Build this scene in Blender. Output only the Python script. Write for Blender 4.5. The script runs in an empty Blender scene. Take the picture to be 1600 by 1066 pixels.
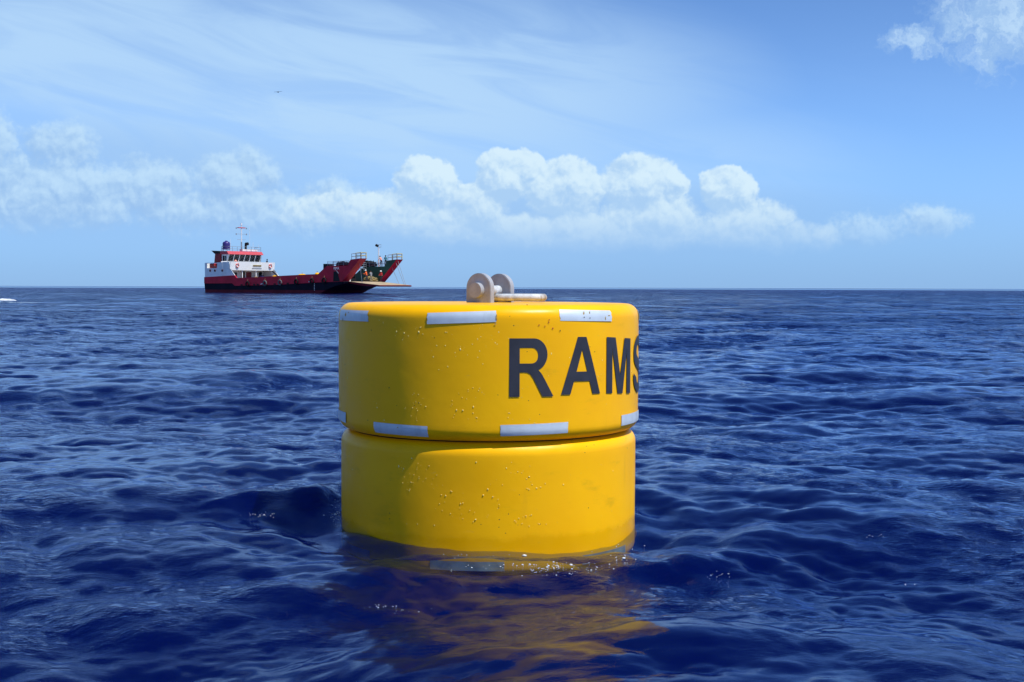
import bpy, bmesh, math, random
import numpy as np
from mathutils import Vector, Matrix, noise as mnoise
random.seed(7); np.random.seed(7)
SC = bpy.context.scene
COL = SC.collection
PI = math.pi
R_EARTH = 6.371e6

# ------------------------------------------------------------------ camera
CAM_H, F_PX = 1.19, 2076.0
cam_d = bpy.data.cameras.new('camera'); cam = bpy.data.objects.new('camera', cam_d); COL.objects.link(cam)
cam_d.sensor_width = 36.0; cam_d.lens = 36.0 * F_PX / 1600.0
cam_d.clip_start = 0.1; cam_d.clip_end = 20000.0
pitch = math.atan((533 - 448.0) / F_PX)
cam.matrix_world = (Matrix.Translation((0, 0, CAM_H)) @ Matrix.Rotation(PI / 2 - pitch, 4, 'X')
                    @ Matrix.Rotation(math.radians(0.18), 4, 'Z'))
SC.camera = cam
# ------------------------------------------------------------------ view, sky, sun
SC.view_settings.view_transform = 'Standard'; SC.view_settings.look = 'None'
SC.view_settings.exposure = 0.4; SC.view_settings.gamma = 1.0
SC.view_settings.use_curve_mapping = False
SC.cycles.max_bounces = 8; SC.cycles.transparent_max_bounces = 12
SC.cycles.use_denoising = True
SUN = Vector((0.42, -0.27, 0.866)).normalized()
SUN_STRENGTH, SKY_STRENGTH = 3.9, 0.14
sd = bpy.data.lights.new('sun', 'SUN'); sd.energy = SUN_STRENGTH; sd.angle = math.radians(0.5); sd.color = (1.0, 0.99, 0.93)
so = bpy.data.objects.new('sun', sd); COL.objects.link(so); so.location = (20, -12, 40)
so.rotation_euler = (-SUN).to_track_quat('-Z', 'Y').to_euler()


class NT:
    """small helper to write node trees"""
    def __init__(s, nt): s.nt = nt; s.n = nt.nodes; s.l = nt.links
    def node(s, t, **kw):
        n = s.n.new(t)
        for k, v in kw.items(): setattr(n, k, v)
        return n
    def put(s, sock, v):
        if isinstance(v, bpy.types.NodeSocket): s.l.new(v, sock)
        elif v is not None: sock.default_value = v
    def m(s, op, a, b=None, c=None, clamp=False):
        n = s.node('ShaderNodeMath', operation=op, use_clamp=clamp)
        s.put(n.inputs[0], a); s.put(n.inputs[1], b)
        if c is not None: s.put(n.inputs[2], c)
        return n.outputs[0]
    def v(s, op, a, b=None, c=None):
        n = s.node('ShaderNodeVectorMath', operation=op)
        s.put(n.inputs[0], a)
        if b is not None: s.put(n.inputs[1], b)
        if c is not None: s.put(n.inputs[2], c)
        return n.outputs['Value'] if op in ('DOT_PRODUCT', 'LENGTH', 'DISTANCE') else n.outputs[0]
    def mix(s, f, a, b, blend='MIX'):
        n = s.node('ShaderNodeMix', data_type='RGBA', blend_type=blend)
        s.put(n.inputs[0], f); s.put(n.inputs[6], a); s.put(n.inputs[7], b)
        return n.outputs[2]
    def step(s, x, lo, hi, a=0.0, b=1.0):
        n = s.node('ShaderNodeMapRange', interpolation_type='SMOOTHSTEP')
        s.put(n.inputs[0], x)
        for i, q in enumerate((lo, hi, a, b)): s.put(n.inputs[1 + i], q)
        return n.outputs[0]
    def noise(s, vec, scale, detail=4, rough=.5, dist=0.0, out=0, dim='3D'):
        n = s.node('ShaderNodeTexNoise', noise_dimensions=dim)
        s.put(n.inputs['Vector'], vec); s.put(n.inputs['Scale'], scale)
        n.inputs['Detail'].default_value = detail; n.inputs['Roughness'].default_value = rough
        n.inputs['Distortion'].default_value = dist
        return n.outputs[out]


world = bpy.data.worlds.new('World'); SC.world = world; world.use_nodes = True
W = NT(world.node_tree); W.n.clear()
wo = W.node('ShaderNodeOutputWorld'); bg = W.node('ShaderNodeBackground'); bg.inputs[1].default_value = SKY_STRENGTH
W.l.new(bg.outputs[0], wo.inputs[0])
sky = W.node('ShaderNodeTexSky', sky_type='NISHITA'); sky.sun_disc = False
sky.sun_elevation = math.asin(SUN.z); sky.sun_rotation = math.atan2(SUN.x, SUN.y)
sky.altitude = 0; sky.air_density = 0.5; sky.dust_density = 0.0; sky.ozone_density = 1.0
SKY_TINT = (0.60, 0.80, 1.00, 1)
skyc = W.mix(1.0, sky.outputs[0], SKY_TINT, 'MULTIPLY')
tc = W.node('ShaderNodeTexCoord'); sx = W.node('ShaderNodeSeparateXYZ'); W.l.new(tc.outputs['Generated'], sx.inputs[0])
DEG = 180 / PI
az = W.m('MULTIPLY', W.m('ARCTAN2', sx.outputs[0], sx.outputs[1]), DEG)
el = W.m('MULTIPLY', W.m('ARCSINE', sx.outputs[2]), DEG)
cmb = W.node('ShaderNodeCombineXYZ'); W.l.new(az, cmb.inputs[0]); W.l.new(el, cmb.inputs[1]); UV = cmb.outputs[0]
def px(x, y): return ((x - 800) / 36.23, (448 - y) / 36.23)
def WN(*a, **k): return W.noise(*a, dim='2D', **k)
warpn = WN(UV, 0.9, 3, .55, out=1)
UVW = W.v('ADD', UV, W.v('MULTIPLY', W.v('SUBTRACT', warpn, (.5, .5, .5)), (.75, .55, 0)))
def blobs(lst, uv):
    acc = None
    for (x, y, a, b, amp) in lst:
        cu, cv = px(x, y); a, b = a / 36.23, b / 36.23
        q = W.v('MULTIPLY_ADD', uv, (1 / a, 1 / b, 0), (-cu / a, -cv / b, 0))
        d = W.m('MULTIPLY_ADD', W.v('DOT_PRODUCT', q, q), -amp, amp)
        acc = d if acc is None else W.m('SMOOTH_MAX', acc, d, 0.15)
    return acc
EXPO = 2 ** SC.view_settings.exposure
def K(c, k=1.0): return tuple(x / SKY_STRENGTH / EXPO * k for x in c) + (1,)
# pale sea haze low over the horizon
skyc = W.mix(W.step(el, -1.0, 8.5, .92, 0.0), skyc, K((.22, .405, .73)))
# high thin cloud: pale veil, streaked a little down to the right
rot = W.node('ShaderNodeVectorRotate', rotation_type='Z_AXIS'); W.l.new(UV, rot.inputs[0]); rot.inputs['Angle'].default_value = math.radians(12)
st = W.v('MULTIPLY', rot.outputs[0], (0.07, 0.42, 1))
ci = WN(st, 1.6, 6, .55, .5)
env = blobs([(520, 150, 620, 170, 1.0), (60, 90, 560, 150, .9), (820, 260, 440, 100, .5)], UV)
env = W.step(env, -0.6, 1.0)
far_ci = W.m('MULTIPLY', W.step(WN(W.v('MULTIPLY', UV, (.02, .05, 1)), 1.0, 2, .5), .45, .8, .0, .18), 1.0)
cirr = W.m('MULTIPLY', W.m('MAXIMUM', env, far_ci), W.step(ci, .28, .64, .62, 1.0))
cirr = W.m('MULTIPLY', cirr, .92)
c1 = W.mix(cirr, skyc, K((.47, .70, .97)))
bank = blobs([(900, 345, 600, 64, 1.0), (150, 300, 460, 100, 1.0)], UV)
c1 = W.mix(W.m('MULTIPLY', W.step(bank, -.3, 1.0), .52), c1, K((.31, .52, .84)))
# cumulus bank on the horizon
def puffs(uv, scale):
    n = W.node('ShaderNodeTexVoronoi', feature='SMOOTH_F1', distance='EUCLIDEAN', voronoi_dimensions='2D')
    W.put(n.inputs['Vector'], uv); n.inputs['Scale'].default_value = scale
    n.inputs['Detail'].default_value = 3.5; n.inputs['Roughness'].default_value = .42
    n.inputs['Lacunarity'].default_value = 2.2; n.inputs['Smoothness'].default_value = .25
    return n.outputs['Distance']
main = [(785, 276, 50, 40, 1.15), (822, 258, 30, 26, .9), (885, 302, 70, 54, 1.15), (748, 325, 52, 46, 1.0), (1000, 292, 70, 50, 1.15),
        (1005, 345, 90, 52, 1.1), (1134, 302, 42, 40, 1.1), (1160, 352, 76, 42, 1.0), (1235, 372, 80, 24, .7), (668, 290, 54, 44, 1.05),
        (640, 335, 110, 42, .9), (900, 362, 330, 34, 1.0), (555, 335, 110, 34, .8)]
soft = [(520, 315, 75, 32, .9), (372, 282, 74, 44, 1.1), (400, 335, 220, 44, 1.0), (125, 248, 60, 38, 1.0), (5, 238, 60, 50, 1.2), (90, 312, 190, 62, 1.2),
        (230, 300, 90, 48, 1.0), (1345, 362, 75, 28, .8), (1420, 350, 60, 28, .85), (-150, 300, 120, 60, .9), (-420, 320, 150, 50, .9),
        (1900, 350, 200, 45, .8), (2500, 330, 260, 60, 1.0), (-900, 330, 260, 60, 1.0)]
def layer(lst, gain, w, uvw, sc, lo, wob):
    e = blobs(lst, uvw)
    v1 = puffs(uvw, sc)
    fine = WN(UV, 4.0, 6, .62)
    d = W.m('ADD', e, W.m('MULTIPLY', W.m('SUBTRACT', .50, v1), gain))
    d = W.m('ADD', d, W.m('MULTIPLY', W.m('SUBTRACT', fine, .5), wob))
    a = W.step(d, lo, W.m('ADD', lo, w))
    v2 = puffs(W.v('ADD', uvw, (.10, .22, 0)), sc)
    e2 = blobs(lst, W.v('ADD', uvw, (.22, .42, 0)))
    lit = W.m('MULTIPLY', W.m('SUBTRACT', v2, v1), 1.1)
    lit = W.m('ADD', lit, W.m('MULTIPLY', W.m('SUBTRACT', e, e2), .45))
    lit = W.m('ADD', lit, W.m('MULTIPLY', W.m('SUBTRACT', fine, .5), .4))
    return a, lit
wtop = W.step(el, 1.4, 4.4, 1.1, .36)      # crisp heads, hazy feet
a1, l1 = layer(main, .55, wtop, UVW, .55, -.30, .34)
l1 = W.m('MULTIPLY', W.step(l1, -.35, .45), W.step(el, 1.3, 4.4, .30, 1.0))
col1 = W.mix(l1, K((.41, .63, .91)), K((.69, .87, .985)))
a1 = W.m('MULTIPLY', a1, W.m('MULTIPLY', W.step(el, .4, 3.3), .95))
a2, l2 = layer(soft, .75, 1.1, UVW, .55, -.50, .9)
l2 = W.step(l2, -.4, .5)
col2 = W.mix(l2, K((.33, .54, .85)), K((.54, .76, .97)))
a2 = W.m('MULTIPLY', a2, W.m('MULTIPLY', W.step(el, 1.0, 3.4), .86))
# torn cloud, upper right
UV3 = W.v('ADD', UV, W.v('MULTIPLY', W.v('SUBTRACT', WN(UV, .8, 5, .6, out=1), (.5, .5, .5)), (2.4, 2.4, 0)))
e3 = blobs([(1535, 55, 115, 85, 1.15), (1620, 0, 150, 120, 1.2), (1410, 85, 60, 24, .8), (1480, 30, 40, 30, .5), (1900, -60, 200, 120, 1), (300, -420, 300, 120, .9)], UV3)
n3 = WN(UV3, 1.3, 7, .62)
a3 = W.m('MULTIPLY', W.step(W.m('ADD', e3, W.m('MULTIPLY', W.m('SUBTRACT', n3, .52), 2.2)), -.35, 1.4), .85)
col3 = W.mix(W.step(WN(UV3, 1.0, 5, .6), .35, .65), K((.36, .57, .87)), K((.54, .75, .97)))
c2 = W.mix(a2, c1, col2); c3 = W.mix(a1, c2, col1); c4 = W.mix(a3, c3, col3)
W.l.new(c4, bg.inputs[0])


# ------------------------------------------------------------------ materials
def material(name):
    m = bpy.data.materials.new(name); m.use_nodes = True
    t = NT(m.node_tree); b = t.n['Principled BSDF']
    return m, t, b
def paint(name, c, rough=.5, metal=0.0, var=.12, scale=6.0, bump=0.0, coat=0.0, grime=None, coords='Object'):
    m, t, b = material(name)
    co = t.node('ShaderNodeTexCoord').outputs[coords]
    n = t.noise(co, scale, 6, .6)
    k = t.step(n, .3, .7, 1 - var, 1 + var)
    cc = t.v('SCALE', tuple(c[:3])); cc.node.inputs[0].default_value = c[:3]
    t.l.new(k, cc.node.inputs['Scale'])
    out = cc
    if grime:
        g = t.step(t.noise(t.v('MULTIPLY', co, (1, 1, .25)), scale * .35, 7, .65), .52, .72)
        out = t.mix(t.m('MULTIPLY', g, grime[3]), cc, tuple(grime[:3]) + (1,))
    t.l.new(out, b.inputs['Base Color'])
    b.inputs['Roughness'].default_value = rough; b.inputs['Metallic'].default_value = metal
    b.inputs['Coat Weight'].default_value = coat
    if bump:
        bn = t.node('ShaderNodeBump'); bn.inputs['Strength'].default_value = 1; bn.inputs['Distance'].default_value = bump
        t.l.new(t.noise(co, scale * 5, 4, .6), bn.inputs['Height']); t.l.new(bn.outputs[0], b.inputs['Normal'])
    return m

def buoy_paint():
    m, t, b = material('yellow_polyurethane_skin')
    co = t.node('ShaderNodeTexCoord').outputs['Object']
    n = t.noise(co, 2.2, 5, .55)
    c = t.mix(t.step(n, .3, .75), (.92, .435, .0, 1), (.97, .49, .0, 1))
    # scuffs and grime patches, drips stretched downwards
    g = t.step(t.noise(t.v('MULTIPLY', co, (1.0, 1.0, 2.6)), 3.1, 8, .68), .56, .74)
    c = t.mix(t.m('MULTIPLY', g, .30), c, (.38, .22, .01, 1))
    run = t.step(t.noise(t.v('MULTIPLY', co, (9, 9, .7)), 1.6, 5, .6), .60, .74)
    run = t.m('MULTIPLY', run, t.step(t.noise(co, 1.3, 3, .5), .45, .7))
    c = t.mix(t.m('MULTIPLY', run, .22), c, (.50, .22, .02, 1))
    rub = t.step(t.noise(t.v('MULTIPLY', co, (1, 1, 3)), 14, 6, .7), .63, .72)
    c = t.mix(t.m('MULTIPLY', rub, .20), c, (.62, .44, .10, 1))
    sp = t.node('ShaderNodeTexVoronoi'); t.l.new(co, sp.inputs['Vector']); sp.inputs['Scale'].default_value = 34
    spk = t.m('MULTIPLY', t.m('LESS_THAN', sp.outputs['Distance'], .09), t.m('GREATER_THAN', t.noise(co, 5, 3, .6), .60))
    c = t.mix(spk, c, (.06, .04, .02, 1))
    oz = t.node('ShaderNodeSeparateXYZ'); t.l.new(co, oz.inputs[0])
    wl = t.m('ADD', oz.outputs[2], t.m('MULTIPLY', t.m('SUBTRACT', t.noise(t.v('MULTIPLY', co, (1, 1, .3)), 5, 5, .65), .5), .10))
    wet = t.step(wl, .075, .035)
    c = t.mix(t.m('MULTIPLY', wet, .25), c, (.42, .20, .005, 1))
    t.l.new(c, b.inputs['Base Color'])
    t.l.new(t.m('SUBTRACT', t.step(t.noise(co, 9, 6, .6), .3, .7, .30, .46), t.m('MULTIPLY', wet, .2)), b.inputs['Roughness'])
    b.inputs['Specular IOR Level'].default_value = .16
    bn = t.node('ShaderNodeBump'); bn.inputs['Distance'].default_value = .004; bn.inputs['Strength'].default_value = .8
    h = t.m('ADD', t.m('MULTIPLY', t.noise(co, 4.0, 3, .5), 1.0), t.m('MULTIPLY', t.noise(co, 60, 4, .6), .06))
    t.l.new(h, bn.inputs['Height']); t.l.new(bn.outputs[0], b.inputs['Normal'])
    return m

M = {}
M['yellow'] = buoy_paint()
M['tape'] = paint('reflective_tape', (.56, .62, .68), .40, .1, .06, 18, 0, 0, (.25, .28, .28, .35))
M['tape_under'] = paint('dark_submerged_tape', (.20, .27, .33), .4, 0, .3, 14)  # darker and bluer than the tape above the waterline
M['peel'] = paint('peeled_adhesive', (.45, .28, .06), .8, 0, .3, 60)
M['black_vinyl'] = paint('dark_vinyl_letter', (.024, .024, .034), .5, 0, .2, 12)
M['galv'] = paint('galvanised_steel', (.33, .35, .40), .6, .05, .12, 22, .0006, 0, (.24, .20, .16, .5))
M['galv_bright'] = paint('pale_zinc_bar', (.50, .53, .57), .6, .0, .22, 30, .0015, 0, (.20, .14, .09, .8))
M['red_speck'] = paint('red_paint_speck', (.42, .03, .01), .5)
M['rope_black'] = paint('black_rubber', (.012, .012, .014), .8)
M['hull_red'] = paint('hull_red_paint', (.54, .010, .036), .55, 0, .15, .8, 0, 0, (.22, .006, .016, .5))
M['hull_black'] = paint('hull_black_paint', (.006, .005, .016), .6, 0, .3, 1.0, 0, 0, (.03, .01, .02, .4))
M['antifoul'] = paint('maroon_antifouling', (.13, .012, .022), .7, 0, .25, 1.2)
M['grey_white'] = paint('white_ship_paint', (.78, .80, .80), .5, 0, .04, 1.0, 0, 0, (.5, .42, .34, .2))
M['roof_red'] = paint('faded_red_paint', (.50, .055, .075), .6, 0, .1, 2)
M['dark_red'] = paint('dark_red_paint', (.20, .010, .018), .6)
M['green'] = paint('deck_green_paint', (.010, .062, .040), .6, 0, .3, .8)
M['deck'] = paint('worn_steel_deck', (.14, .10, .075), .8, 0, .25, 1.0)
M['wood'] = paint('worn_ramp_planking', (.42, .32, .20), .8, 0, .25, 1.5)
M['black'] = paint('matt_black', (.012, .012, .014), .6)
M['glass'] = paint('dark_window_glass', (.015, .018, .024), .08)
M['tank'] = paint('blue_plastic', (.035, .022, .16), .4)
M['blue'] = paint('blue_drum_paint', (.02, .05, .22), .5)
M['pole'] = paint('white_pole_paint', (.75, .75, .75), .5)
M['steel'] = paint('grey_rail_paint', (.25, .28, .32), .5)
M['rail_yellow'] = paint('yellow_rail_paint', (.70, .52, .06), .5)
M['tyre_grey'] = paint('worn_grey_rubber', (.10, .10, .11), .8)
M['orange'] = paint('orange_fabric', (.85, .13, .02), .8)
M['lifebuoy_red'] = paint('lifebuoy_red', (.62, .07, .05), .6)
M['white'] = paint('white_plastic', (.8, .8, .8), .5)
M['skin'] = paint('skin', (.26, .13, .08), .6)
M['dark_cloth'] = paint('dark_cloth', (.02, .02, .03), .85)
M['teal_cloth'] = paint('teal_cloth', (.05, .22, .28), .85)
M['red_cloth'] = paint('red_cloth', (.45, .02, .02), .85)
M['grey_cloth'] = paint('grey_cloth', (.20, .20, .22), .85)
M['khaki'] = paint('khaki_cloth', (.25, .22, .15), .85)
M['pink_cloth'] = paint('salmon_cloth', (.75, .30, .22), .85)
M['foam'] = paint('white_foam', (.82, .85, .88), .7, 0, .1, 4)
M['straw'] = paint('tan_rope', (.42, .32, .14), .9, 0, .3, 3)
M['bird_dark'] = paint('dark_feathers', (.03, .03, .04), .8)
M['bird_pale'] = paint('grey_feathers', (.12, .13, .15), .8)
M['gold'] = paint('brass_yellow_plate', (.38, .28, .08), .6)
M['seabed'] = paint('deep_navy_depth', (.0001, .0024, .042), 1.0, 0, .05)

for k_, v_ in (('seabed', 0.0), ('hull_black', .1), ('rope_black', .15), ('black', .2), ('antifoul', .15), ('hull_red', .25)):
    M[k_].node_tree.nodes['Principled BSDF'].inputs['Specular IOR Level'].default_value = v_

def water_material():
    m = bpy.data.materials.new('sea_water'); m.use_nodes = True
    t = NT(m.node_tree); t.n.clear()
    out = t.node('ShaderNodeOutputMaterial')
    geo = t.node('ShaderNodeNewGeometry'); P = geo.outputs['Position']
    dist = t.v('LENGTH', P)
    # fine ripples, elongated along the crests
    rr = t.node('ShaderNodeVectorRotate', rotation_type='Z_AXIS'); t.l.new(P, rr.inputs[0]); rr.inputs['Angle'].default_value = math.radians(14)
    pa = t.v('MULTIPLY', rr.outputs[0], (.45, 1, 1))
    rr2 = t.node('ShaderNodeVectorRotate', rotation_type='Z_AXIS'); t.l.new(P, rr2.inputs[0]); rr2.inputs['Angle'].default_value = math.radians(-35)
    pb = t.v('MULTIPLY', rr2.outputs[0], (.5, 1, 1))
    patch = t.step(t.noise(P, .55, 3, .6), .40, .66, .10, 1.15)
    near = t.m('ADD', t.m('MULTIPLY', t.noise(pa, 15, 5, .66, .5), .0105), t.m('MULTIPLY', t.noise(pb, 32, 5, .66, .3), .0070))
    near = t.m('MULTIPLY', near, patch)
    mid = t.m('MULTIPLY', t.noise(pa, 3.6, 5, .64, .3), t.step(dist, 9, 60, 0.0, .115))
    far = t.m('MULTIPLY', t.noise(pa, .8, 4, .6), t.step(dist, 50, 260, 0.0, .20))
    gust = t.step(t.noise(t.v('MULTIPLY', pa, (.7, 1, 1)), .42, 5, .65), .34, .68, .25, 1.9)
    h = t.m('ADD', near, t.m('MULTIPLY', t.m('ADD', mid, far), gust))
    bn = t.node('ShaderNodeBump'); bn.inputs['Strength'].default_value = 1.0; bn.inputs['Distance'].default_value = 1.0
    t.l.new(h, bn.inputs['Height'])
    N = bn.outputs[0]
    fr = t.node('ShaderNodeFresnel'); fr.inputs['IOR'].default_value = 1.235; t.l.new(N, fr.inputs['Normal'])
    gl = t.node('ShaderNodeBsdfGlossy'); gl.inputs['Color'].default_value = (.66, .78, 1.0, 1)
    t.l.new(t.step(dist, 15, 400, .018, .22), gl.inputs['Roughness']); t.l.new(N, gl.inputs['Normal'])
    df = t.node('ShaderNodeBsdfDiffuse'); df.inputs['Color'].default_value = (.0003, .0060, .125, 1); t.l.new(N, df.inputs['Normal'])
    tr = t.node('ShaderNodeBsdfTransparent'); tr.inputs['Color'].default_value = (.86, .94, .92, 1)
    body = t.node('ShaderNodeMixShader'); body.inputs[0].default_value = .17
    t.l.new(tr.outputs[0], body.inputs[1]); t.l.new(df.outputs[0], body.inputs[2])
    mx = t.node('ShaderNodeMixShader'); t.l.new(fr.outputs[0], mx.inputs[0]); t.l.new(body.outputs[0], mx.inputs[1]); t.l.new(gl.outputs[0], mx.inputs[2])
    t.l.new(mx.outputs[0], out.inputs[0])
    return m
M['water'] = water_material()


# ------------------------------------------------------------------ mesh helpers
def link(name, bm, mat, parent=None, smooth=False, angle=None):
    me = bpy.data.meshes.new(name); bm.to_mesh(me); bm.free()
    return link_mesh(name, me, mat, parent, smooth, angle)
def link_mesh(name, me, mat, parent=None, smooth=False, angle=None):
    for mm in (mat if isinstance(mat, (list, tuple)) else [mat]): me.materials.append(mm)
    if smooth:
        me.polygons.foreach_set('use_smooth', [True] * len(me.polygons))
        if angle: me.set_sharp_from_angle(angle=math.radians(angle))
    o = bpy.data.objects.new(name, me); COL.objects.link(o)
    if parent: o.parent = parent
    return o
def tag(o, label=None, cat=None, group=None, kind=None):
    if label: o['label'] = label
    if cat: o['category'] = cat
    if group: o['group'] = group
    if kind: o['kind'] = kind
    return o
def thing(name, loc=(0, 0, 0), rz=0.0, **kw):
    o = bpy.data.objects.new(name, None); COL.objects.link(o); o.location = loc; o.rotation_euler = (0, 0, rz)
    o.empty_display_size = .2
    return tag(o, **kw)
def box(bm, x0, x1, y0, y1, z0, z1, mi=0):
    vs = [bm.verts.new(p) for p in ((x0, y0, z0), (x1, y0, z0), (x1, y1, z0), (x0, y1, z0), (x0, y0, z1), (x1, y0, z1), (x1, y1, z1), (x0, y1, z1))]
    for f in ((0, 3, 2, 1), (4, 5, 6, 7), (0, 1, 5, 4), (1, 2, 6, 5), (2, 3, 7, 6), (3, 0, 4, 7)):
        bm.faces.new([vs[i] for i in f]).material_index = mi
    return vs
def bevel(bm, w, seg=2):
    bmesh.ops.bevel(bm, geom=list(bm.edges), offset=w, segments=seg, affect='EDGES', profile=.5)
def prism(bm, prof, y0, y1):
    """profile in (x,z), swept along y"""
    a = [bm.verts.new((x, y0, z)) for x, z in prof]; b = [bm.verts.new((x, y1, z)) for x, z in prof]
    n = len(prof); caps = [bm.faces.new(a), bm.faces.new(b[::-1])]
    for i in range(n): bm.faces.new((a[i], b[i], b[(i + 1) % n], a[(i + 1) % n]))
    bmesh.ops.triangulate(bm, faces=caps)
    bmesh.ops.recalc_face_normals(bm, faces=bm.faces)
def tube(bm, pts, r, seg=8, closed=False):
    pts = [Vector(p) for p in pts]; n = len(pts); rings = []
    for i, p in enumerate(pts):
        if closed: d = pts[(i + 1) % n] - pts[i - 1]
        else: d = pts[min(i + 1, n - 1)] - pts[max(i - 1, 0)]
        d.normalize(); up = Vector((0, 0, 1)) if abs(d.z) < .9 else Vector((1, 0, 0))
        u = d.cross(up).normalized(); w = u.cross(d)
        rings.append([bm.verts.new(p + (u * math.cos(2 * PI * k / seg) + w * math.sin(2 * PI * k / seg)) * r) for k in range(seg)])
    for i in range(n if closed else n - 1):
        A, B = rings[i], rings[(i + 1) % n]
        for k in range(seg): bm.faces.new((A[k], A[(k + 1) % seg], B[(k + 1) % seg], B[k]))
    if not closed: bm.faces.new(rings[0][::-1]); bm.faces.new(rings[-1])
def lathe(bm, prof, seg=32, c=(0, 0, 0)):
    rings = []
    for r, z in prof:
        if r < 1e-5: rings.append([bm.verts.new((c[0], c[1], c[2] + z))])
        else: rings.append([bm.verts.new((c[0] + r * math.cos(2 * PI * k / seg), c[1] + r * math.sin(2 * PI * k / seg), c[2] + z)) for k in range(seg)])
    for A, B in zip(rings, rings[1:]):
        for k in range(seg):
            q = [A[k % len(A)], A[(k + 1) % len(A)], B[(k + 1) % len(B)], B[k % len(B)]]
            q = list(dict.fromkeys(q))
            if len(q) > 2: bm.faces.new(q)
    bmesh.ops.recalc_face_normals(bm, faces=bm.faces)
def torus(bm, R, r, c, ax='Y', S=20, s=8):
    pts = []
    for k in range(S):
        t = 2 * PI * k / S; a, b = R * math.cos(t), R * math.sin(t)
        pts.append(Vector(c) + (Vector((a, 0, b)) if ax == 'Y' else Vector((0, a, b)) if ax == 'X' else Vector((a, b, 0))))
    tube(bm, pts, r, s, True)


# ------------------------------------------------------------------ the sea
BUOY = Vector((-0.116, 6.69, 0.0)); BR = 0.75
def wave_field(N, L, lmin, lmax, B, wind, iso, seed):
    rng = np.random.default_rng(seed)
    k1 = 2 * PI * np.fft.fftfreq(N, L / N); kx, ky = np.meshgrid(k1, k1, indexing='xy')
    k = np.hypot(kx, ky); k[0, 0] = 1e-9
    win = np.clip((k - 2 * PI / lmax * .85) / (2 * PI / lmax * .3), 0, 1) * np.clip((2 * PI / lmin * 1.15 - k) / (2 * PI / lmin * .3), 0, 1)
    c = (kx * math.cos(wind) + ky * math.sin(wind)) / k
    D = iso + (1 - iso) * 2 * c * c
    S = B * k ** -4 * win * D
    S[k < 2 * PI / L] = 0
    dk = 2 * PI / L
    a = (rng.normal(size=k.shape) + 1j * rng.normal(size=k.shape)) * np.sqrt(S) * dk * N * N / math.sqrt(2 * PI)
    h = np.fft.ifft2(a).real; hx = np.fft.ifft2(-1j * a * kx / k).real; hy = np.fft.ifft2(-1j * a * ky / k).real
    return (L, np.stack([hx, hy, h], -1).astype(np.float32))
def sample(fld, x, y):
    L, A = fld; N = A.shape[0]
    u = (x / L * N) % N; v = (y / L * N) % N
    i = np.floor(u).astype(int); j = np.floor(v).astype(int); fu = (u - i)[:, None]; fv = (v - j)[:, None]
    i %= N; j %= N; i2 = (i + 1) % N; j2 = (j + 1) % N
    return (A[j, i] * (1 - fu) + A[j, i2] * fu) * (1 - fv) + (A[j2, i] * (1 - fu) + A[j2, i2] * fu) * fv
WIND = math.radians(-97)
WB = 0.0075
fields = [(wave_field(256, 61.0, 2.2, 11.0, WB * .26, WIND, .25, 11), 2.2),
          (wave_field(512, 23.0, .62, 2.2, WB * .62, WIND + .35, .35, 12), .62),
          (wave_field(512, 7.3, .19, .62, WB * 1.5, WIND - .3, .45, 13), .19),
          (wave_field(512, 3.1, .06, .19, WB * 1.4, WIND + .2, .5, 14), .06)]
def sea_disp(x, y, cell):
    d = np.zeros((len(x), 3), np.float32)
    for (fl, lmin) in fields:
        w = np.clip((lmin * 1.6 - cell) / (lmin * .9), 0, 1)
        s = sample(fl, x, y)
        s[:, :2] *= 1.25
        d += s * w[:, None]
    # what the buoy does to the water: rings round it, a wave piling up on its left, a swirl behind
    bx, by = x - BUOY.x, y - BUOY.y; rho = np.hypot(bx, by); phi = np.arctan2(by, bx)
    near = np.exp(-np.clip(rho - BR, 0, 99) / .75)
    d[:, :2] *= (1 - .8 * np.exp(-np.clip(rho - BR, 0, 99) / .25))[:, None]
    d[:, 2] *= 1 - .45 * np.exp(-np.clip(rho - BR, 0, 99) / .35)
    d[:, 2] += .016 * np.cos(2 * PI * (rho - BR) / (.33 + .05 * np.sin(2 * phi)) + .6 * np.sin(3 * phi)) * near
    def ridge(cx, cy, ang, ln, th_f, th_b, h):
        ca, sa = math.cos(ang), math.sin(ang); u = (x - cx) * ca + (y - cy) * sa; v = -(x - cx) * sa + (y - cy) * ca
        th = np.where(v < 0, th_f, th_b)
        return h * np.exp(-(u / ln) ** 2 - (v / th) ** 2)
    wob = .05 * np.sin(x * 9.1 + 1.3 * np.sin(y * 7.0)) + .03 * np.sin(x * 23.0 + y * 11)
    y = y + wob; d[:, 2] += ridge(-.98, 7.02, math.radians(10), .30, .12, .32, .070)
    d[:, 2] += ridge(-1.42, 6.92, math.radians(24), .24, .11, .28, .048)
    d[:, 2] += ridge(-1.03, 7.03, .3, .07, .05, .07, .022) + ridge(-1.22, 6.98, .3, .12, .06, .10, .022)
    d[:, 2] += ridge(-.80, 6.75, 0, .16, .2, .2, .03)
    d[:, 2] -= ridge(-1.05, 6.55, 0, .5, .25, .22, .05)
    front = np.clip(-by / BR, 0, 1) * np.exp(-np.clip(rho - BR, 0, 99) / .22)
    d[:, 2] -= front * (.026 + .022 * np.clip(bx / BR, -.6, 1))
    d[:, 2] += ridge(.1, 5.55, math.radians(4), .8, .14, .22, .035)
    d[:, 2] += ridge(1.05, 5.8, math.radians(24), .6, .13, .3, .04)
    return d
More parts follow.
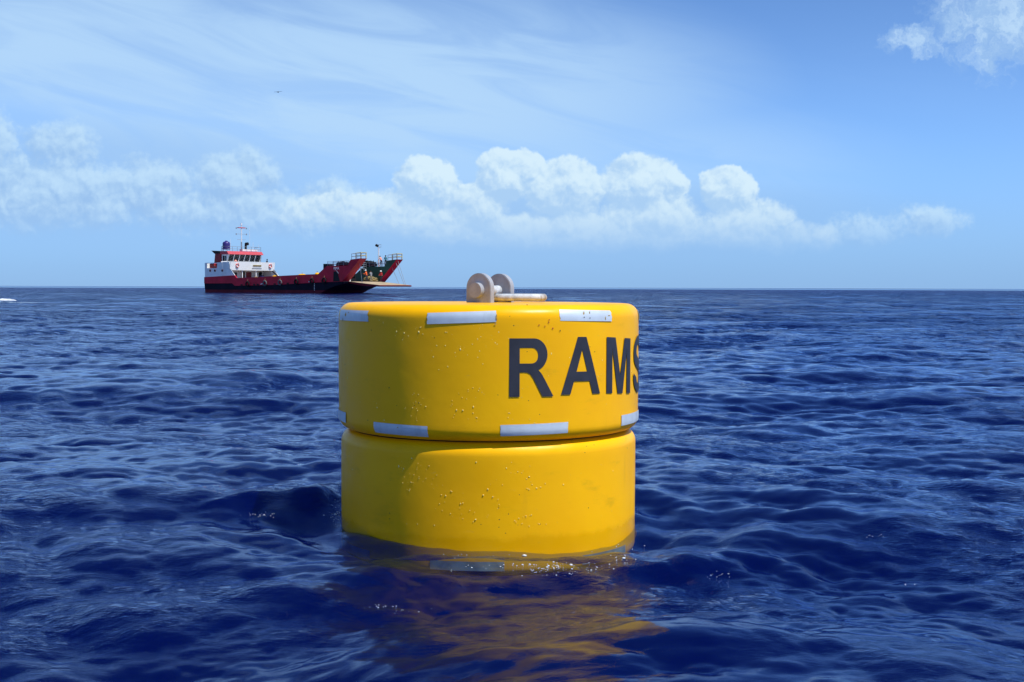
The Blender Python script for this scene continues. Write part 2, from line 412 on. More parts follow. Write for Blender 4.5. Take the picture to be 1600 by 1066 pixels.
def build_sea():
    r = [0.6]
    while r[-1] < 9000:
        q = r[-1]; r.append(q * (1.02 if q < 3 else 1.0046 if q < 60 else 1.0085 if q < 300 else 1.06))
    r = np.array(r)
    a = [math.radians(-27)]
    fine = np.linspace(math.radians(-27), math.radians(27), 620)
    coarse = np.linspace(math.radians(27), math.radians(333), 170)[1:-1]
    th = np.concatenate([fine, coarse])
    nr, na = len(r), len(th)
    R, T = np.meshgrid(r, th, indexing='ij'); R = R.ravel(); T = T.ravel()
    x = R * np.sin(T); y = R * np.cos(T)
    dth = np.where(np.abs(T) <= math.radians(27.01), math.radians(54) / 619, math.radians(1.8))
    dr = np.gradient(r); DR = np.repeat(dr, na)
    cell = np.maximum(R * dth, np.minimum(DR, R * .0046 + .0 * R))
    cell = np.maximum(cell, np.where(R > 60, DR * .8, 0))
    d = sea_disp(x, y, cell)
    co = np.stack([x + d[:, 0], y + d[:, 1], d[:, 2] - R * R / (2 * R_EARTH)], 1)
    co = np.vstack([co, [[0, 0, 0]]]).astype(np.float32)
    I = np.arange(nr - 1)[:, None] * na; J = np.arange(na)[None, :]; J2 = (J + 1) % na
    q = np.stack([I + J, I + na + J, I + na + J2, I + J2], -1).reshape(-1, 4)[:, ::-1]
    c = np.stack([np.full(na, nr * na), np.arange(na), (np.arange(na) + 1) % na], 1)[:, ::-1]
    me = bpy.data.meshes.new('sea')
    me.vertices.add(len(co)); me.vertices.foreach_set('co', co.ravel())
    nl = q.size + c.size; me.loops.add(nl); me.loops.foreach_set('vertex_index', np.concatenate([q.ravel(), c.ravel()]).astype(np.int32))
    npoly = len(q) + len(c); me.polygons.add(npoly)
    ls = np.concatenate([np.arange(len(q)) * 4, q.size + np.arange(len(c)) * 3]).astype(np.int32)
    me.polygons.foreach_set('loop_start', ls)
    me.update(calc_edges=True); me.validate()
    me.polygons.foreach_set('use_smooth', np.ones(len(me.polygons), bool))
    if me.polygons[0].normal.z < 0 or me.polygons[len(q) // 2].normal.z < 0: me.flip_normals()
    o = link_mesh('sea', me, M['water']); o['kind'] = 'structure'
    print('sea verts', len(co))
build_sea()
bm = bmesh.new(); lathe(bm, [(0, -9), (200, -9), (3000, -10), (9000, -14)], 48)
tag(link('sea_bed', bm, M['seabed']), kind='structure')
def water_z(x, y, cell=.02): return float(sea_disp(np.array([x]), np.array([y]), np.array([cell]))[0, 2])


# ------------------------------------------------------------------ the yellow mooring buoy
buoy = thing('mooring_buoy', tuple(BUOY), 0, label='big yellow two-tier cylindrical mooring buoy with silver tape and dark lettering, floating in front', cat='buoy')
Z_TOP, Z_GAP, Z_BOT, RL = 1.108, .490, -.125, .7385
def float_profile(z0, z1, R, rc_t, rc_b, inset_t, inset_b):
    p = [(0, z0)]
    n = 9
    if inset_b: p.append((R - inset_b - .01, z0))
    for i in range(n + 1):
        t = PI / 2 * i / n; p.append((R - rc_b + rc_b * math.sin(t), z0 + rc_b - rc_b * math.cos(t)))
    for i in range(1, 24): p.append((R, z0 + rc_b + (z1 - rc_t - z0 - rc_b) * i / 24))
    for i in range(n + 1):
        t = PI / 2 * i / n; p.append((R - rc_t + rc_t * math.cos(t), z1 - rc_t + rc_t * math.sin(t)))
    p.append((R * .5, z1 + .002)); p.append((0, z1 + .002))
    return p
def soft_body(bm, amp):
    for v in bm.verts:
        q = Vector((v.co.x, v.co.y, 0)); L_ = q.length
        if L_ > .6:
            k = mnoise.noise(Vector((v.co.x * 2.1, v.co.y * 2.1, v.co.z * 3.0))) * amp
            v.co += q / L_ * k
            v.co.z += mnoise.noise(Vector((v.co.x * 1.7 + 9, v.co.y * 1.7, 3))) * amp * .8
bm = bmesh.new(); lathe(bm, float_profile(Z_GAP, Z_TOP, BR, .062, .055, 0, 0), 224); soft_body(bm, .0028)
link('upper_float', bm, M['yellow'], buoy, True)
bm = bmesh.new(); lathe(bm, float_profile(Z_BOT, Z_GAP - .004, RL, .062, .045, 0, 0), 224); soft_body(bm, .0028)
link('lower_float', bm, M['yellow'], buoy, True)
bm = bmesh.new(); lathe(bm, [(0, Z_GAP - .03), (.69, Z_GAP - .03), (.69, Z_GAP + .03), (0, Z_GAP + .03)], 96)
link('joint_ring', bm, M['rope_black'], buoy, True, 40)

cam_dist = math.hypot(BUOY.x, BUOY.y)
view_ang = math.atan2(-BUOY.x, -BUOY.y)   # direction from buoy towards the camera, angle measured from -Y
mw = cam.matrix_world
def pix_ray(x, y):
    d = (mw.to_3x3() @ Vector(((x - 800) / F_PX, (533 - y) / F_PX, -1))).normalized(); return mw.translation.copy(), d
def on_buoy(x, y, R=BR):
    """where a photographed mark sits on the drum: angle round it (0 = towards -Y, positive right) and height"""
    o, d = pix_ray(x, y); ox, oy = o.x - BUOY.x, o.y - BUOY.y
    A = d.x ** 2 + d.y ** 2; B = ox * d.x + oy * d.y; C_ = ox * ox + oy * oy - R * R; D = B * B - A * C_
    t = (-B - math.sqrt(max(D, 0))) / A
    p = (ox + d.x * t, oy + d.y * t); return math.atan2(p[0], -p[1]), o.z + d.z * t
def wrap(phi, z, R): return (R * math.sin(phi), -R * math.cos(phi), z)
def band(name, pl, pr, zb_l, zb_r, h, R, mat, parent, n=28, ragged=0.0, prof=None):
    bm = bmesh.new(); rows = []
    m_ = 5
    for i in range(n + 1):
        t = i / n; ph = pl + (pr - pl) * t; zb = zb_l + (zb_r - zb_l) * t
        col_ = []
        for j in range(m_ + 1):
            z = zb + h * j / m_
            e = 0
            if ragged and i in (0, n): e = random.uniform(-ragged, ragged)
            rr = (prof(z) if prof else R) + .0018
            col_.append((ph + e, z, rr))
        rows.append(col_)
    for off, flip in ((0, False), (-.0012, True)):
        V = [[bm.verts.new(wrap(p_, z_, r_ + off)) for p_, z_, r_ in c_] for c_ in rows]
        for i in range(n):
            for j in range(m_):
                q = (V[i][j], V[i + 1][j], V[i + 1][j + 1], V[i][j + 1]); bm.faces.new(q[::-1] if flip else q)
    return link(name, bm, mat, parent, True)
def prof_up(z):
    if z > Z_TOP - .062: d = z - (Z_TOP - .062); return BR - .062 + math.sqrt(max(.062 ** 2 - d * d, 0)) + .0012
    if z < Z_GAP + .055: d = Z_GAP + .055 - z; return BR - .055 + math.sqrt(max(.055 ** 2 - d * d, 0)) + .0012
    return BR + .0012
def tape_px(x0, y0, x1, y1, h, **kw):
    """lower edge from pixel 0 to pixel 1"""
    p0, z0 = on_buoy(x0, y0); p1, z1 = on_buoy(x1, y1)
    return band('reflective_tape', p0, p1, z0, z1, h, BR, M['tape'], buoy, prof=prof_up, **kw)
TH_ = .0505
step_a = math.radians(52.6)
tl = [(668, 506.6, 776, 503.2), (875, 501.3, 955, 502.2)]
spans = []
for q in tl:
    tape_px(*q, TH_, ragged=.004)
pA, zA = on_buoy(576, 502.6)
band('reflective_tape', pA - math.radians(27), pA, zA, zA, TH_, BR, M['tape'], buoy, prof=prof_up, ragged=.012)
for k in range(3):
    a0 = math.radians(82 + 52.6 * k); band('reflective_tape', a0, a0 + math.radians(27), zA, zA, TH_, BR, M['tape'], buoy, prof=prof_up)
tape_px(584.5, 676, 668, 683.6, TH_); tape_px(782, 681.8, 887, 676.6, TH_, ragged=.003)
pB, zB = on_buoy(970.5, 665.6)
band('reflective_tape', pB, pB + math.radians(27), zB, zB, TH_, BR, M['tape'], buoy, prof=prof_up)
pC, zC = on_buoy(541, 661)
band('reflective_tape', pC - math.radians(27), pC, zC, zC, TH_, BR, M['tape'], buoy, prof=prof_up)
for k in range(2):
    a0 = math.radians(125 + 60 * k); band('reflective_tape', a0, a0 + math.radians(27), zB, zB, TH_, BR, M['tape'], buoy, prof=prof_up)
for a0, a1 in ((-20, 6.5), (37, 64), (-75, -48), (95, 122)):
    band('reflective_tape', math.radians(a0), math.radians(a1), -.094, -.094, .042, RL, M['tape_under'], buoy, prof=lambda z: RL + .001)
# torn bits where the adhesive shows
def flake(x, y, w, h, mat, name):
    ph, z = on_buoy(x, y); bm = bmesh.new(); n = 9; pts = []
    for i in range(n):
        t = 2 * PI * i / n; k = random.uniform(.45, 1.1)
        pts.append(bm.verts.new(wrap(ph + math.cos(t) * w * k / BR, z + math.sin(t) * h * k, prof_up(z) + .0034)))
    bm.faces.new(pts); return link(name, bm, mat, buoy)
for (x, y, w, h) in ((541, 492, .012, .012), (537, 500, .007, .01), (912, 490, .0045, .013), (921.5, 489, .004, .013), (945, 497, .004, .009), (951, 493, .008, .004),
                     (775.5, 496, .005, .018), (774, 506, .006, .004), (622, 668, .006, .004), (545, 488, .008, .005)):
    flake(x, y, w, h, M['peel'], 'torn_patch')
for (x, y) in ((842, 508), (851, 510), (857, 504), (863, 513), (857.5, 500)):
    flake(x, y, .004, .0045, M['red_speck'], 'paint_speck')
for (x, y) in ((912, 496), (921, 497), (874.5, 517), (828, 477), (540.5, 570), (609, 606)):
    flake(x, y, .003, .004, M['black'], 'paint_speck')

# letters, drawn as bold grotesque outlines (units: cap height = 1) and wrapped round the drum
def arc(cx, cy, rx, ry, a0, a1, n=14):
    return [(cx + rx * math.cos(math.radians(a0 + (a1 - a0) * i / n)), cy + ry * math.sin(math.radians(a0 + (a1 - a0) * i / n))) for i in range(n + 1)]
def glyph(ch):
    if ch == 'R':
        o = [(0, 0), (0, 1), (.47, 1)] + arc(.50, .722, .295, .278, 88, -62, 16) + [(.60, .455)] + [(.665, .40), (.735, .30), (.93, 0), (.69, 0), (.49, .315), (.43, .385), (.37, .412), (.30, .418), (.21, .418), (.21, 0)]
        h = [(.21, .57), (.45, .57)] + arc(.47, .705, .125, .132, -80, 80, 10) + [(.45, .838), (.21, .838)]
        return [o, h], .93
    if ch == 'A':
        return [[(0, 0), (.39, 1), (.61, 1), (1.0, 0), (.785, 0), (.70, .228), (.30, .228), (.215, 0)], [(.362, .395), (.638, .395), (.50, .775)]], 1.0
    if ch == 'M':
        return [[(0, 0), (0, 1), (.30, 1), (.485, .32), (.665, 1), (.97, 1), (.97, 0), (.78, 0), (.78, .79), (.585, 0), (.385, 0), (.19, .79), (.19, 0)]], .97
    if ch == 'S':
        mid_ = []
        out = arc(.40, .715, .375, .30, 12, 180, 16) + [(.03, .66), (.05, .58), (.12, .50), (.24, .44), (.40, .395), (.53, .345), (.575, .285)]
        out += arc(.40, .29, .175, .145, 0, -90, 8) + arc(.40, .33, .19, .185, -95, -160, 8)
        out += [(.02, .345)] + arc(.40, .30, .385, .315, -170, -8, 18) + [(.79, .33), (.765, .42), (.69, .50), (.58, .555), (.42, .605), (.30, .645), (.235, .69), (.225, .735)]
        out += arc(.40, .735, .165, .125, 170, 90, 6) + arc(.39, .72, .175, .14, 80, 15, 6) + [(.77, .715)]
        return [out], .80
def letter(ch, ph0, ph1, z0_l, z0_r, H):
    loops, w = glyph(ch)
    xs = set()
    edges = []
    for L_ in loops:
        for i in range(len(L_)):
            p, q = L_[i], L_[(i + 1) % len(L_)]; xs.add(round(p[0], 5)); edges.append((p, q))
    for i in range(41): xs.add(round(w * i / 40, 5))
    xs = sorted(xs); bm = bmesh.new()
    def yat(e, x):
        (x0, y0), (x1, y1) = e; return y0 + (y1 - y0) * (x - x0) / (x1 - x0)
    def W_(x, y):
        t = x / w; return wrap(ph0 + (ph1 - ph0) * t, z0_l + (z0_r - z0_l) * t + y * H, BR + .0034)
    for a_, b_ in zip(xs, xs[1:]):
        if b_ - a_ < 1e-4: continue
        mx_ = (a_ + b_) / 2
        cr = sorted([e for e in edges if (e[0][0] - mx_) * (e[1][0] - mx_) < 0], key=lambda e: yat(e, mx_))
        for lo, hi in zip(cr[::2], cr[1::2]):
            ns = 4
            for s_ in range(ns):
                f0, f1 = s_ / ns, (s_ + 1) / ns
                la, ha, lb, hb = yat(lo, a_), yat(hi, a_), yat(lo, b_), yat(hi, b_)
                q = [W_(a_, la + (ha - la) * f0), W_(b_, lb + (hb - lb) * f0), W_(b_, lb + (hb - lb) * f1), W_(a_, la + (ha - la) * f1)]
                bm.faces.new([bm.verts.new(p) for p in q])
    bmesh.ops.remove_doubles(bm, verts=bm.verts, dist=1e-5)
    return link('letter', bm, M['black_vinyl'], buoy, True)
for ch, xl, yl, xr, yr in (('R', 795.6, 620.3, 864.3, 619.3), ('A', 876.3, 616.8, 936.8, 614.8), ('M', 946.8, 614.6, 983.6, 614.2)):
    p0, z0 = on_buoy(xl, yl); p1, z1 = on_buoy(xr, yr); letter(ch, p0, p1, z0, z1, .263)
pS, zS = on_buoy(988.3, 613.6); letter('S', pS, pS + math.radians(17.5), zS, zS - .004, .272)

# spray drops sitting on the skin
bm = bmesh.new()
def drop(ph, z, R, r, sq):
    m_ = Matrix.Translation(wrap(ph, z, R)) @ Matrix.Rotation(ph, 4, 'Z') @ Matrix.Diagonal((1, .55, sq, 1))
    bmesh.ops.create_icosphere(bm, subdivisions=2, radius=r, matrix=m_)
for i in range(760):
    up_ = random.random() < .58
    if random.random() < .75: ph = random.gauss(-.12, .42)
    else: ph = random.uniform(-1.4, 1.4)
    z = random.uniform(Z_GAP + .08, Z_TOP - .07) if up_ else random.uniform(.10, Z_GAP - .08)
    if mnoise.noise(Vector((ph * 5, z * 7, 2))) < -.02: continue
    r = min(.0032, .0013 * math.exp(random.gauss(0, .45)))
    drop(ph, z, (BR if up_ else RL) + .0008, r, random.choice((1, 1, 1.3, 1.9)))
m, t, b = material('spray_drop'); b.inputs['Base Color'].default_value = (.90, .72, .22, 1); b.inputs['Roughness'].default_value = .06; b.inputs['Specular IOR Level'].default_value = .6
M['drop'] = m
link('water_drop', bm, M['drop'], buoy, True)['kind'] = 'stuff'

# padeye: two round-headed plates with a pin, bolted on the top
pad_ang = math.radians(35)
def plate(cx, cy, w, z0, ztop, t_, name):
    bm = bmesh.new(); R_ = w / 2; prof = [(-R_, z0), (R_, z0)]
    for i in range(25):
        a_ = PI * i / 24; prof.append((R_ * math.cos(a_), ztop - R_ + R_ * math.sin(a_)))
    prism(bm, prof, -t_ / 2, t_ / 2)
    bmesh.ops.bevel(bm, geom=[e for e in bm.edges if len(e.link_faces) == 2 and e.calc_face_angle(0) > 1.2], offset=.0025, segments=2, affect='EDGES')
    o = link(name, bm, M['galv'], buoy, True, 35)
    o.location = (cx, cy, 0); o.rotation_euler = (0, 0, -pad_ang); return o
def at_px(x, dist_y):
    """x on the ground plan for a photographed column at depth dist_y"""
    o, d = pix_ray(x, 450); return o.x + d.x * (dist_y - o.y) / d.y
nx, ny = math.sin(pad_ang), math.cos(pad_ang)
y1_, sep, PW = 6.62, .172, .150
x1_ = at_px(750.5, y1_)
PT = CAM_H + (448 - 426.5) / F_PX * y1_ - .002
plate(x1_ - BUOY.x, y1_ - BUOY.y, PW, Z_TOP - .02, PT, .034, 'padeye_plate')
plate(x1_ - BUOY.x + nx * sep, y1_ - BUOY.y + ny * sep, PW, Z_TOP - .02, PT - .001, .034, 'padeye_plate')
def cyl(bm, p, q, r, seg=28): tube(bm, [p, q], r, seg)
pz = PT - PW / 2 - .010
bm = bmesh.new()
c0 = Vector((x1_ - BUOY.x, y1_ - BUOY.y, pz)); n_ = Vector((nx, ny, 0))
tube(bm, [c0 - n_ * .046, c0 - n_ * .044, c0 + n_ * 0], .038, 30)
link('pin_head', bm, M['galv'], buoy, True, 40)
bm = bmesh.new(); tube(bm, [c0, c0 + n_ * (sep + .055)], .024, 26); link('padeye_pin', bm, M['galv_bright'], buoy, True, 40)
bm = bmesh.new(); tube(bm, [c0 + n_ * (sep + .02), c0 + n_ * (sep + .05)], .033, 6); link('pin_nut', bm, M['galv'], buoy)

# long link lying flat on the top
ly = 6.74; lx = at_px(811, ly)
mlink = thing('mooring_link', (lx, ly, Z_TOP + .028), math.radians(-4), label='pale galvanised steel link lying flat on the yellow top beside the pin plates', cat='shackle')
bm = bmesh.new(); pts = []
Ls, Rr = .066, .058
for i in range(15): a_ = -PI / 2 + PI * i / 14; pts.append((Ls + Rr * math.cos(a_), Rr * math.sin(a_), 0))
for i in range(15): a_ = PI / 2 + PI * i / 14; pts.append((-Ls + Rr * math.cos(a_), Rr * math.sin(a_), 0))
tube(bm, pts, .0185, 14, True)
link('bar', bm, M['galv_bright'], mlink, True)


# ------------------------------------------------------------------ the landing craft
TH_S = math.radians(35)
_o, _d = pix_ray(319.5, 457.5); SR = 221.0
SO = Vector((_d.x / _d.y * SR, SR, -.004))
ship = thing('landing_craft', tuple(SO), -TH_S, label='red and black landing craft with white bridge and lowered bow ramp, far off', cat='ship')
SM = Matrix.Translation(SO) @ Matrix.Rotation(-TH_S, 4, 'Z')
B_ = 10.0
def sp(name, bm, mat, parent=None, smooth=False, angle=None, label=None):
    o = link(name, bm, mat, parent or ship, smooth, angle)
    if label: o['label'] = label
    return o
def sbox(name, mat, a0, a1, b0, b1, z0, z1, parent=None, bev=0.0, label=None):
    bm = bmesh.new(); box(bm, a0, a1, b0, b1, z0, z1)
    if bev: bevel(bm, bev, 1)
    return sp(name, bm, mat, parent, label=label)
def sprism(name, mat, prof, b0, b1, parent=None, label=None):
    bm = bmesh.new(); prism(bm, prof, b0, b1); return sp(name, bm, mat, parent, label=label)
def top_of_black(a):
    return float(np.interp(a, [0, 6.6, 7.3, 16, 24, 30.7], [1.56, 1.60, 1.18, 1.34, 1.68, 1.88]))
sprism('hull_bottom', M['antifoul'], [(.35, -1.2), (0.12, 0), (.1, .55), (27.2, .55), (25.9, 0), (23, -1.2)], 0.05, B_ - .05)
sprism('hull', M['hull_black'], [(.1, .55), (0, 1.56), (6.6, 1.60), (7.3, 1.18), (16, 1.34), (24, 1.68), (30.7, 1.88), (30.9, 1.55), (28.9, 1.12), (27.2, .55)], 0, B_)
bm = bmesh.new(); prism(bm, [(.1, 1.60), (24, 1.74), (30.75, 1.90), (30.75, 1.82), (24, 1.66), (.1, 1.52)], .16, B_ - .16)
sp('deck', bm, M['deck'])
bw = [(0, 1.561), (6.6, 1.601), (7.3, 1.181), (16, 1.341), (24, 1.681), (25.7, 1.76), (25.7, 3.03), (23.4, 2.99), (16.7, 2.75), (7.7, 2.46), (7.25, 2.9), (0, 2.6)]
sprism('bulwark', M['hull_red'], bw, -.06, .14)
sprism('bulwark', [M['hull_red']], bw, B_ - .14, B_ + .06)
tw = [(25.702, 1.76), (30.7, 1.881), (32.0, 3.05), (34.4, 5.40), (32.45, 5.22), (31.9, 4.33), (27.5, 4.27), (25.702, 3.03)]
def tower(b0, b1, inner):
    bm = bmesh.new(); prism(bm, tw, b0, b1)
    for f in bm.faces:
        if inner and f.normal.y < -.7: f.material_index = 1
        elif inner == 0 and f.normal.y > .7: f.material_index = 1
    return sp('bow_tower', bm, [M['hull_red'], M['green']])
tower(-.06, 1.5, 0); tower(B_ - 1.5, B_ + .06, 1)
sprism('bulwark_lining', M['green'], [(8.2, 1.7), (25.7, 1.78), (25.7, 3.0), (8.2, 2.44)], B_ - .20, B_ - .142)
# flat black panel as the shade inside a pocket, name and draught marks on the near bow tower
bm = bmesh.new(); prism(bm, [(28.9, 1.9), (30.3, 1.9), (29.9, 3.05), (29.55, 3.45), (29.0, 3.42)], -.09, -.058); sp('pocket_shade_panel', bm, M['black'])
bm = bmesh.new(); prism(bm, [(29.55, 3.55), (30.0, 3.1), (30.06, 3.14), (29.62, 3.6)], -.13, -.058); sp('pocket_rim', bm, M['steel'])
def text_mesh(s, size, mat, name, parent, loc, rot, ext=.01):
    cu = bpy.data.curves.new(name, 'FONT'); cu.body = s; cu.size = size; cu.extrude = ext; cu.align_x = 'CENTER'
    to = bpy.data.objects.new('tmp', cu); COL.objects.link(to); dg = bpy.context.evaluated_depsgraph_get(); dg.update()
    me = bpy.data.meshes.new_from_object(to.evaluated_get(dg)); bpy.data.objects.remove(to)
    o = link_mesh(name, me, mat, parent); o.location = loc; o.rotation_euler = rot; return o
text_mesh('RJAR', .55, M['pole'], 'ship_name', ship, (29.55, -.075, 3.72), (PI / 2, 0, 0))
for k in range(5): sbox('draught_mark', M['pole'], 24.85, 24.97, -.02, -.001, .5 + .24 * k, .62 + .24 * k)
# white fairlead slots
for a_ in (13.2, 23.7, 30.3):
    if a_ < 28: sprism('fairlead', M['pole'], [(a_, top_of_black(a_) + .10), (a_ + .55, top_of_black(a_) + .22), (a_ + .62, top_of_black(a_) + .34), (a_ + .1, top_of_black(a_) + .26)], -.11, -.058)
for a_ in (8.6, 11.5, 12.3, 16.1, 19.0): sbox('scupper', M['black'], a_, a_ + .5, -.075, -.058, top_of_black(a_) + .03, top_of_black(a_) + .24)
# bow ramp: hinged plate sloping down over the water, tan planking on top
sprism('bow_ramp', M['antifoul'], [(30.92, 1.66), (30.92, 1.88), (37.1, 1.34), (37.25, 1.22), (37.0, 1.12), (34, 1.22)], 1.2, B_ - 1.2)
rp = sprism('ramp_planking', M['wood'], [(30.6, 1.905), (30.95, 1.905), (37.05, 1.372), (37.0, 1.345), (30.95, 1.884), (30.6, 1.89)], 1.25, B_ - 1.25)
for b_ in (1.7, 3.3, 5.0, 6.7, 8.3):
    bm = bmesh.new(); box(bm, 30.95, 31.6, b_ - .10, b_ + .10, 1.45, 1.65); sp('ramp_hinge', bm, M['black'])
def cable(name, pts, r, mat, **kw):
    bm = bmesh.new(); tube(bm, pts, r, 6); return sp(name, bm, mat, **kw)
for a0, z0, b0 in ((33.1, 4.1, 8.9), (33.9, 4.95, 8.9), (34.15, 5.2, 9.1)):
    cable('ramp_stay', [(a0, b0, z0), (36.2 - (34.2 - a0) * 1.2, 8.6, 1.45)], .035, M['steel'])
cable('ramp_stay', [(33.6, .7, 4.9), (33.6, 1.3, 1.7)], .03, M['steel'])

# aft house: grey-white side plating with portholes and a stern opening
side = [(.30, 2.602), (7.22, 2.905), (6.15, 3.86), (6.15, 4.02), (.30, 4.10)]
for b0, b1 in ((0, .12), (B_ - .12, B_)):
    sprism('side_plating', M['grey_white'], side, b0, b1)
    sprism('side_screen', M['grey_white'], [(3.0, 4.062), (4.25, 4.044), (4.2, 5.05), (3.15, 5.02)], b0, b1)
    sbox('side_post', M['grey_white'], .32, .58, b0, b1, 4.102, 4.86)
    sbox('side_beam', M['grey_white'], .32, 3.1, b0, b1, 4.862, 4.98)
for a_ in (1.42, 2.57, 4.32):
    bm = bmesh.new(); bmesh.ops.create_cone(bm, cap_ends=True, segments=16, radius1=.17, radius2=.17, depth=.04, matrix=Matrix.Translation((a_, -.012, 3.68)) @ Matrix.Rotation(PI / 2, 4, 'X'))
    ph_ = sp('porthole', bm, M['glass'])
    bm = bmesh.new(); torus(bm, .19, .03, (a_, -.03, 3.68)); o = sp('porthole_rim', bm, M['dark_red'], ph_)
sbox('stern_wall', M['grey_white'], .12, .30, 0, B_, 2.55, 4.98)
sbox('aft_deck_plate', M['grey_white'], .3, 6.0, .12, B_ - .12, 3.90, 4.05)
sbox('aft_house', M['grey_white'], .8, 3.6, .3, B_ - .3, 1.75, 3.9)
sbox('aft_locker', M['dark_red'], .75, 2.8, .5, 2.0, 4.05, 4.8)

# bridge wing with white bulwark
sbox('bridge_deck', M['grey_white'], 2.6, 5.93, .02, B_ + .1, 3.86, 3.98)
sprism('wing_bulwark', M['grey_white'], [(5.93, 3.74), (6.05, 3.74), (6.22, 5.14), (6.10, 5.14)], 0.0, B_ + .12)
sbox('wing_side', M['grey_white'], 4.3, 5.93, .0, .08, 3.982, 5.1)
sbox('wing_side', M['grey_white'], 3.6, 5.93, B_ + .02, B_ + .12, 3.982, 5.1)
# nameplate and the board under it on the wing front
nm = sbox('name_board', M['gold'], 6.15, 6.21, 5.05, 6.95, 4.44, 4.66)
for k in range(9): sbox('raised_mark', M['black'], 6.205, 6.225, 5.15 + .2 * k, 5.27 + .2 * k, 4.49, 4.61, nm)
sbox('lower_board', M['steel'], 6.08, 6.14, 4.9, 7.1, 4.05, 4.19)
# under the wing: front of the house with doors and stores in the shade
sbox('house_front', M['grey_white'], 3.61, 3.75, .3, B_ - .3, 1.75, 3.86)
for b0, b1, z1, mt in ((1.2, 2.1, 3.45, 'dark_red'), (3.0, 3.7, 3.4, 'black'), (4.7, 5.5, 3.6, 'black'), (5.8, 7.0, 3.5, 'dark_red'), (8.7, 9.4, 3.5, 'black')):
    sbox('door', M[mt], 3.75, 3.80, b0, b1, 1.78, z1)
for b_ in (.2, 3.0, 6.1, B_ - .2): sbox('wing_post', M['grey_white'], 5.7, 5.85, b_ - .08, b_ + .08, 1.75, 3.86)
cable('wing_brace', [(7.6, B_ - .3, 2.5), (5.9, B_ - .2, 3.75)], .09, M['black'])
# wheelhouse
wh = sprism('wheelhouse', M['grey_white'], [(2.75, 3.985), (3.85, 3.985), (3.85, 5.24), (4.3, 6.38), (2.75, 6.38)], 1.35, 8.9)
sprism('wheelhouse_roof', M['roof_red'], [(2.5, 6.40), (4.55, 6.40), (4.15, 6.92), (2.6, 6.92)], 1.15, 9.1)
nw = 6; bw0, bw1 = 1.5, 8.75
for k in range(nw):
    c0_ = bw0 + (bw1 - bw0) * k / nw + .07; c1_ = bw0 + (bw1 - bw0) * (k + 1) / nw - .07
    w_ = sprism('window', M['glass'], [(3.872, 5.26), (3.90, 5.26), (4.325, 6.36), (4.29, 6.36)], c0_, c1_)
    for bb in (c0_ - .05, c1_ + .0): sprism('window_frame', M['pole'], [(3.87, 5.24), (3.93, 5.24), (4.35, 6.38), (4.28, 6.38)], bb, bb + .05, w_)

d_ = sbox('side_door', M['black'], 3.0, 3.42, 1.31, 1.348, 4.3, 6.15)
sbox('side_window', M['glass'], 3.55, 3.85, 1.31, 1.349, 5.3, 6.15)
bm = bmesh.new(); tube(bm, [(3.4, .75, 5.02), (4.5, .75, 5.02)], .22, 14); sp('life_raft_canister', bm, M['white'], smooth=True, angle=40)
# funnel
sprism('funnel', M['dark_red'], [(1.05, 4.05), (2.6, 4.05), (2.6, 6.5), (1.4, 6.5)], 1.1, 2.6)
sprism('funnel_cap', M['black'], [(1.3, 6.5), (2.45, 6.5), (2.45, 6.92), (.55, 7.02)], 1.05, 2.7)
sbox('tank_shelf', M['steel'], 1.3, 2.75, 2.2, 3.8, 6.80, 6.92)
for a_, b_ in ((1.45, 2.85), (1.45, 3.65)): sbox('shelf_post', M['steel'], a_, a_ + .1, b_, b_ + .1, 3.985, 6.80)
sbox('mast_platform', M['grey_white'], 1.9, 2.6, 5.4, 6.6, 6.80, 6.92)
# roof rail, mast and aerials
def railing(name, pts, h, n_rails, mat, r=.025, posts=None, parent=None):
    bm = bmesh.new()
    for k in range(n_rails):
        z = h * (k + 1) / n_rails; tube(bm, [(p[0], p[1], p[2] + z) for p in pts], r, 5)
    for i, (p, q) in enumerate(zip(pts, pts[1:])):
        L_ = math.dist(p, q); n = max(1, round(L_ / (posts or 1.1)))
        for j in range(n + 1):
            c = [p[t] + (q[t] - p[t]) * j / n for t in range(3)]; tube(bm, [c, (c[0], c[1], c[2] + h)], r * 1.1, 5)
    return sp(name, bm, mat, parent)
railing('roof_rail', [(1.5, 2.8, 6.92), (2.6, 1.4, 6.92), (4.1, 1.4, 6.92), (4.1, 8.9, 6.92), (2.65, 8.9, 6.92)], .78, 2, M['steel'], .028)
sbox('roof_locker', M['white'], 3.2, 3.9, 4.9, 8.3, 6.92, 7.32)
mast = cable('mast', [(2.5, 6.0, 6.9), (2.5, 6.0, 9.3), (2.5, 6.0, 11.4)], .085, M['pole'])
cable('mast_foot', [(2.5, 6.0, 6.92), (2.5, 6.0, 8.6)], .12, M['steel'])
def arm(z, w, lamps=True):
    bm = bmesh.new(); tube(bm, [(2.5 - w * .2, 6.0 - w, z), (2.5 + w * .2, 6.0 + w, z)], .03, 5)
    if lamps:
        for s in (-1, 1): tube(bm, [(2.5 + s * w * .2, 6.0 + s * w, z - .16), (2.5 + s * w * .2, 6.0 + s * w, z + .10)], .09, 8)
    sp('mast_arm', bm, M['steel'], mast)
arm(10.9, .98); arm(9.9, .98); arm(8.95, .8, False)
bm = bmesh.new(); box(bm, 2.35, 2.65, 5.2, 6.8, 10.88, 11.02); sp('radar_bar', bm, M['roof_red'], mast)
bm = bmesh.new(); tube(bm, [(2.5, 6.0, 11.4), (2.5, 6.0, 11.75)], .13, 8); sp('masthead_light', bm, M['white'], mast)
for (a_, b_, z1) in ((3.0, 7.4, 11.1), (3.6, 7.6, 8.6), (2.4, 3.6, 9.0), (3.9, 8.6, 8.2)):
    cable('aerial', [(a_, b_, 6.92), (a_, b_, z1)], .022, M['pole'])
